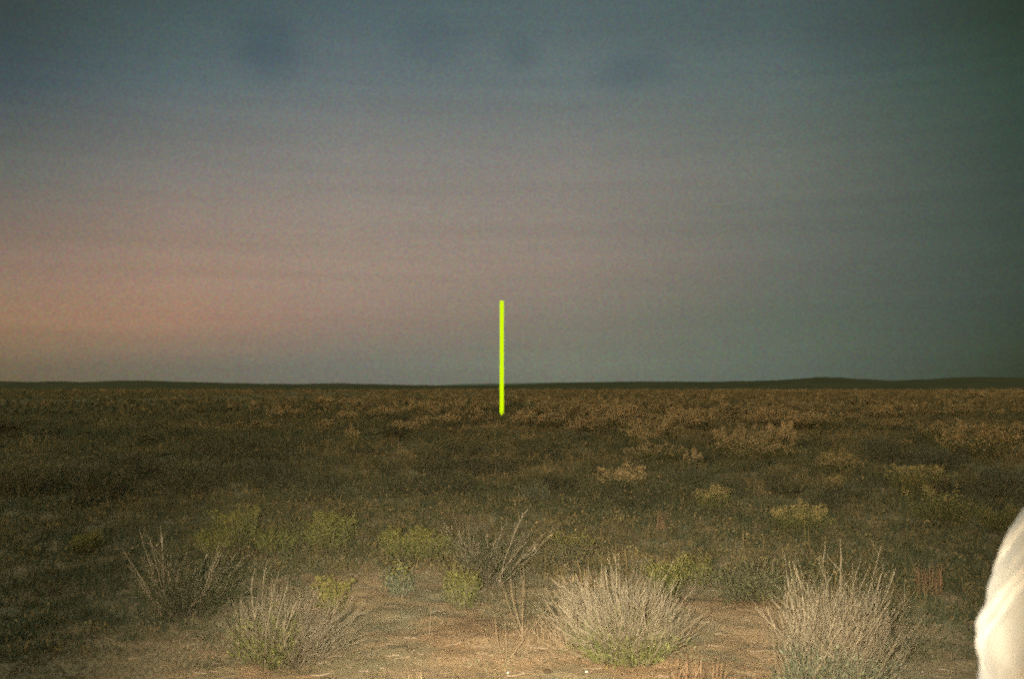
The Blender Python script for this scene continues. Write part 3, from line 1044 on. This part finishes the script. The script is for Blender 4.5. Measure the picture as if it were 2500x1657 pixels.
vv = np.stack([cx + rr_ * np.cos(aa), DC + rr_ * np.sin(aa), zz], -1)
mb = MB()
idx = np.arange(len(rows_z) * NA).reshape(len(rows_z), NA)
nx = np.roll(idx, -1, 1)
mb.add(vv, quads=np.stack([idx[:-1], nx[:-1], nx[1:], idx[1:]], -1))
mb.add([[cx, DC, zs[-1] + .002]])
lastv = len(rows_z) * NA
mb.t.append(np.stack([np.full(NA, lastv), idx[-1], nx[-1]], -1))
mc, tcn = new_mat('white_cloth')
pc = tcn.nodes.new('ShaderNodeBsdfPrincipled')
pc.inputs['Base Color'].default_value = (.75, .67, .54, 1)
pc.inputs['Roughness'].default_value = .9
pc.inputs['Sheen Weight'].default_value = .2
geo = tcn.nodes.new('ShaderNodeNewGeometry')
wv = tcn.nodes.new('ShaderNodeTexNoise')
wv.inputs['Scale'].default_value = 160
tcn.links.new(geo.outputs['Position'], wv.inputs['Vector'])
bmp = tcn.nodes.new('ShaderNodeBump')
bmp.inputs['Strength'].default_value = .08
bmp.inputs['Distance'].default_value = .002
tcn.links.new(wv.outputs['Fac'], bmp.inputs['Height'])
tcn.links.new(bmp.outputs[0], pc.inputs['Normal'])
oc = tcn.nodes.new('ShaderNodeOutputMaterial')
tcn.links.new(pc.outputs[0], oc.inputs[0])
cloth = mb.build('white_cloth', mc, smooth=True)
cloth['label'] = 'bright white creased cloth close to the camera, cut by the right edge'
cloth['category'] = 'cloth'

# ------------------------------------------------------------------ stuff: what nobody could count
rng = np.random.default_rng(5)


def scatter(n, r0, r1, power, half=47.0):
    """points in front of the camera, denser near by"""
    q = rng.uniform(0, 1, n)
    r = (r0 ** power + q * (r1 ** power - r0 ** power)) ** (1 / power)
    a = np.radians(rng.uniform(-half, half, n))
    return r * np.sin(a), r * np.cos(a), r


# open, almost bare soil: ellipses (pixel centre, half sizes in m)
bare = []
for px, py, a, b in ((1100, 1600, 1.05, .75), (1420, 1660, .9, .3), (1760, 1530, .42, .42), (1000, 1500, .55, .35), (760, 1665, .4, .2), (1850, 1600, .25, .5), (1000, 1450, 1.2, .7), (1750, 1480, .6, .7), (1330, 1500, .8, .8)):
    p = at(px, py)
    bare.append((p.x, p.y, a, b))


def bareness(x, y):
    m = np.zeros_like(x)
    for bx, by, a, b in bare:
        m = np.maximum(m, np.clip(1.5 - np.sqrt(((x - bx) / a) ** 2 + ((y - by) / b) ** 2) * 1.0, 0, 1))
    return m


# grey-green mat of low plants on the near soil
x, y, r = scatter(490000, 4.6, 15, 1.2)
keep = (fbm(x * 1.3, y * 1.3, 31, 5) + rng.uniform(-.07, .07, len(x)) - .22 * bareness(x, y) + .20 * np.clip(-x / y * 4 - .45, 0, 1) > .475)
x, y, r = x[keep], y[keep], r[keep]
mb = MB()
pos = np.stack([x, y, gh(x, y) + rng.uniform(-.004, .016, len(x))], 1)
leaves(mb, pos, .025 * rng.uniform(.4, 1.4, len(x)), rng, np.clip(fbm(x * 3, y * 3, 37, 2) - .08 + rng.normal(0, .2, len(x)), 0, 1), up=.35, aspect=.30)
o = mb.build('ground_cover', M_COVER)
o['kind'] = 'stuff'


def clumps(n, r0, r1, power, per, seed, thr, soft=.12, half=47.0):
    """centres of plant clumps, each repeated for its pieces"""
    x, y, r = scatter(n, r0, r1, power, half)
    d = fbm(x * .7, y * .7, seed, 4) + rng.uniform(-soft, soft, n) - .42 * bareness(x, y) + .17 * np.clip((r - 9.2) / 5, -1, .7) + .16 * np.clip(-x / y * 4 - .7, 0, 1)
    k = d > thr
    x, y, r = x[k], y[k], r[k]
    return np.repeat(x, per), np.repeat(y, per), np.repeat(r, per), len(x)


# dry grass in low tussocks over the plain
PER = 14
xc, yc, rc, nc = clumps(46000, 5.2, 75, .5, PER, 51, .47)
sc = np.repeat(rng.lognormal(0, .42, nc), PER)
rad_ = (.035 + .0022 * rc) * sc
a = rng.uniform(0, 6.28, len(xc))
q = np.sqrt(rng.uniform(0, 1, len(xc))) * rad_
x, y = xc + q * np.cos(a), yc + q * np.sin(a)
pos = np.stack([x, y, gh(x, y) - .008], 1)
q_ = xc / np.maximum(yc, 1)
left = np.clip((-q_ - .02) * 2.6, 0, 1) + np.clip((q_ - .28) * 3, 0, .6)  # falloff toward both sides of view, painted into the grass tint
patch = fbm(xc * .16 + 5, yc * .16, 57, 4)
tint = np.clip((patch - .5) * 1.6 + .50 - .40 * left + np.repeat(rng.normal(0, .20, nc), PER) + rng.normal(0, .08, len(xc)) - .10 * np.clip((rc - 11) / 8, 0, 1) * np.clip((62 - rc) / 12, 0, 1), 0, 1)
mb = MB()
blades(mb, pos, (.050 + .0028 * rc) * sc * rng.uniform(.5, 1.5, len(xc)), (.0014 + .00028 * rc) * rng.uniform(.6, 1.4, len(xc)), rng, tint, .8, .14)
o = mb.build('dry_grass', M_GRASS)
o['kind'] = 'stuff'

# knee-low scrub too thick to count between the bushes
PER = 46
xc, yc, rc, nc = clumps(12500, 6.2, 62, .5, PER, 83, .50)
sc = np.repeat(rng.lognormal(0, .45, nc), PER) * (.085 + .0035 * rc)
d = rng.normal(size=(len(xc), 3))
d[:, 2] = np.abs(d[:, 2])
d = unit(d) * (rng.uniform(.1, 1, len(xc)) ** .5)[:, None]
x, y = xc + d[:, 0] * sc * 1.5, yc + d[:, 1] * sc * 1.5
pos = np.stack([x, y, gh(x, y) + d[:, 2] * sc * 1.0], 1)
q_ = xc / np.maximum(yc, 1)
left = np.clip((-q_ - .02) * 2.6, 0, 1) + np.clip((q_ - .28) * 3, 0, .6)  # scrub tint carries the same painted side falloff
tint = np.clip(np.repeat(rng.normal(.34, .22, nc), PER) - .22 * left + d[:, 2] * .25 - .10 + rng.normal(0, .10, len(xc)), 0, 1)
mb = MB()
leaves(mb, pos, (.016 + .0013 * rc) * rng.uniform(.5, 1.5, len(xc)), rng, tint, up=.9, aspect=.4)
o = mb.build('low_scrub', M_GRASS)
o['kind'] = 'stuff'

# far scrub and grass clumps out to the hills
mb = MB()
NC = 13500
x, y, r = scatter(NC, 55, 760, .45, 50)
keep = fbm(x * .02, y * .02, 71, 4) > .40
x, y, r = x[keep], y[keep], r[keep]
NB = 26
xc = np.repeat(x, NB)
yc = np.repeat(y, NB)
rc = np.repeat(r, NB)
siz = np.repeat(rng.uniform(.35, 1.0, len(x)) * (1 + .0012 * r), NB)
wide = np.repeat(rng.uniform(.8, 2.0, len(x)), NB)
d = rng.normal(size=(len(xc), 3))
d[:, 2] = np.abs(d[:, 2])
d = unit(d) * (rng.uniform(.35, 1, len(xc)) ** .5)[:, None]
pos = np.stack([xc + d[:, 0] * siz * wide, yc + d[:, 1] * siz * wide, gh(xc, yc) + d[:, 2] * siz * .75], 1)
lf = np.clip((-x / y - .05) * 2.2, 0, 1)  # dimming toward the left of view, put into the far scrub colour
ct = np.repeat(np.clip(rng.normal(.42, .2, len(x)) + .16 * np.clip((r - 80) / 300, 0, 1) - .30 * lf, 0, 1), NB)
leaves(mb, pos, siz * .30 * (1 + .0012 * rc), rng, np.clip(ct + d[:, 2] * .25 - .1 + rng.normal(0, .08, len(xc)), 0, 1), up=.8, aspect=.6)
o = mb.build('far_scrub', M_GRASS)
o['kind'] = 'stuff'

# bits of dead twig and straw, and grit, on the near soil
mb = MB()
x, y, r = scatter(5200, 4.7, 11, 1.1)
n = len(x)
a = rng.uniform(0, 6.28, n)
ln = rng.uniform(.02, .13, n) ** 1.0
s = np.linspace(-.5, .5, 4)
px_ = x[:, None] + np.cos(a)[:, None] * s[None] * ln[:, None]
py_ = y[:, None] + np.sin(a)[:, None] * s[None] * ln[:, None] + rng.normal(0, .006, (n, 4))
pts = np.stack([px_, py_, gh(px_, py_) + .004 + rng.uniform(0, .012, (n, 4))], -1)
tubes(mb, pts, taper(n, 4, .0022, .0014, rng), rng.uniform(.1, 1, n))
o = mb.build('plant_litter', M_LITTER)
o['kind'] = 'stuff'
mb = MB()
x, y, r = scatter(2600, 4.7, 10, 1.2)
for k in range(len(x)):
    q = .003 + .008 * rng.uniform(0, 1) ** 3
    blob(mb, (x[k], y[k], float(gh(x[k], y[k])) + q * .2), q, rng, (5, 3), rng.uniform(0, .62))
o = mb.build('gravel', M_STONE)
o['kind'] = 'stuff'
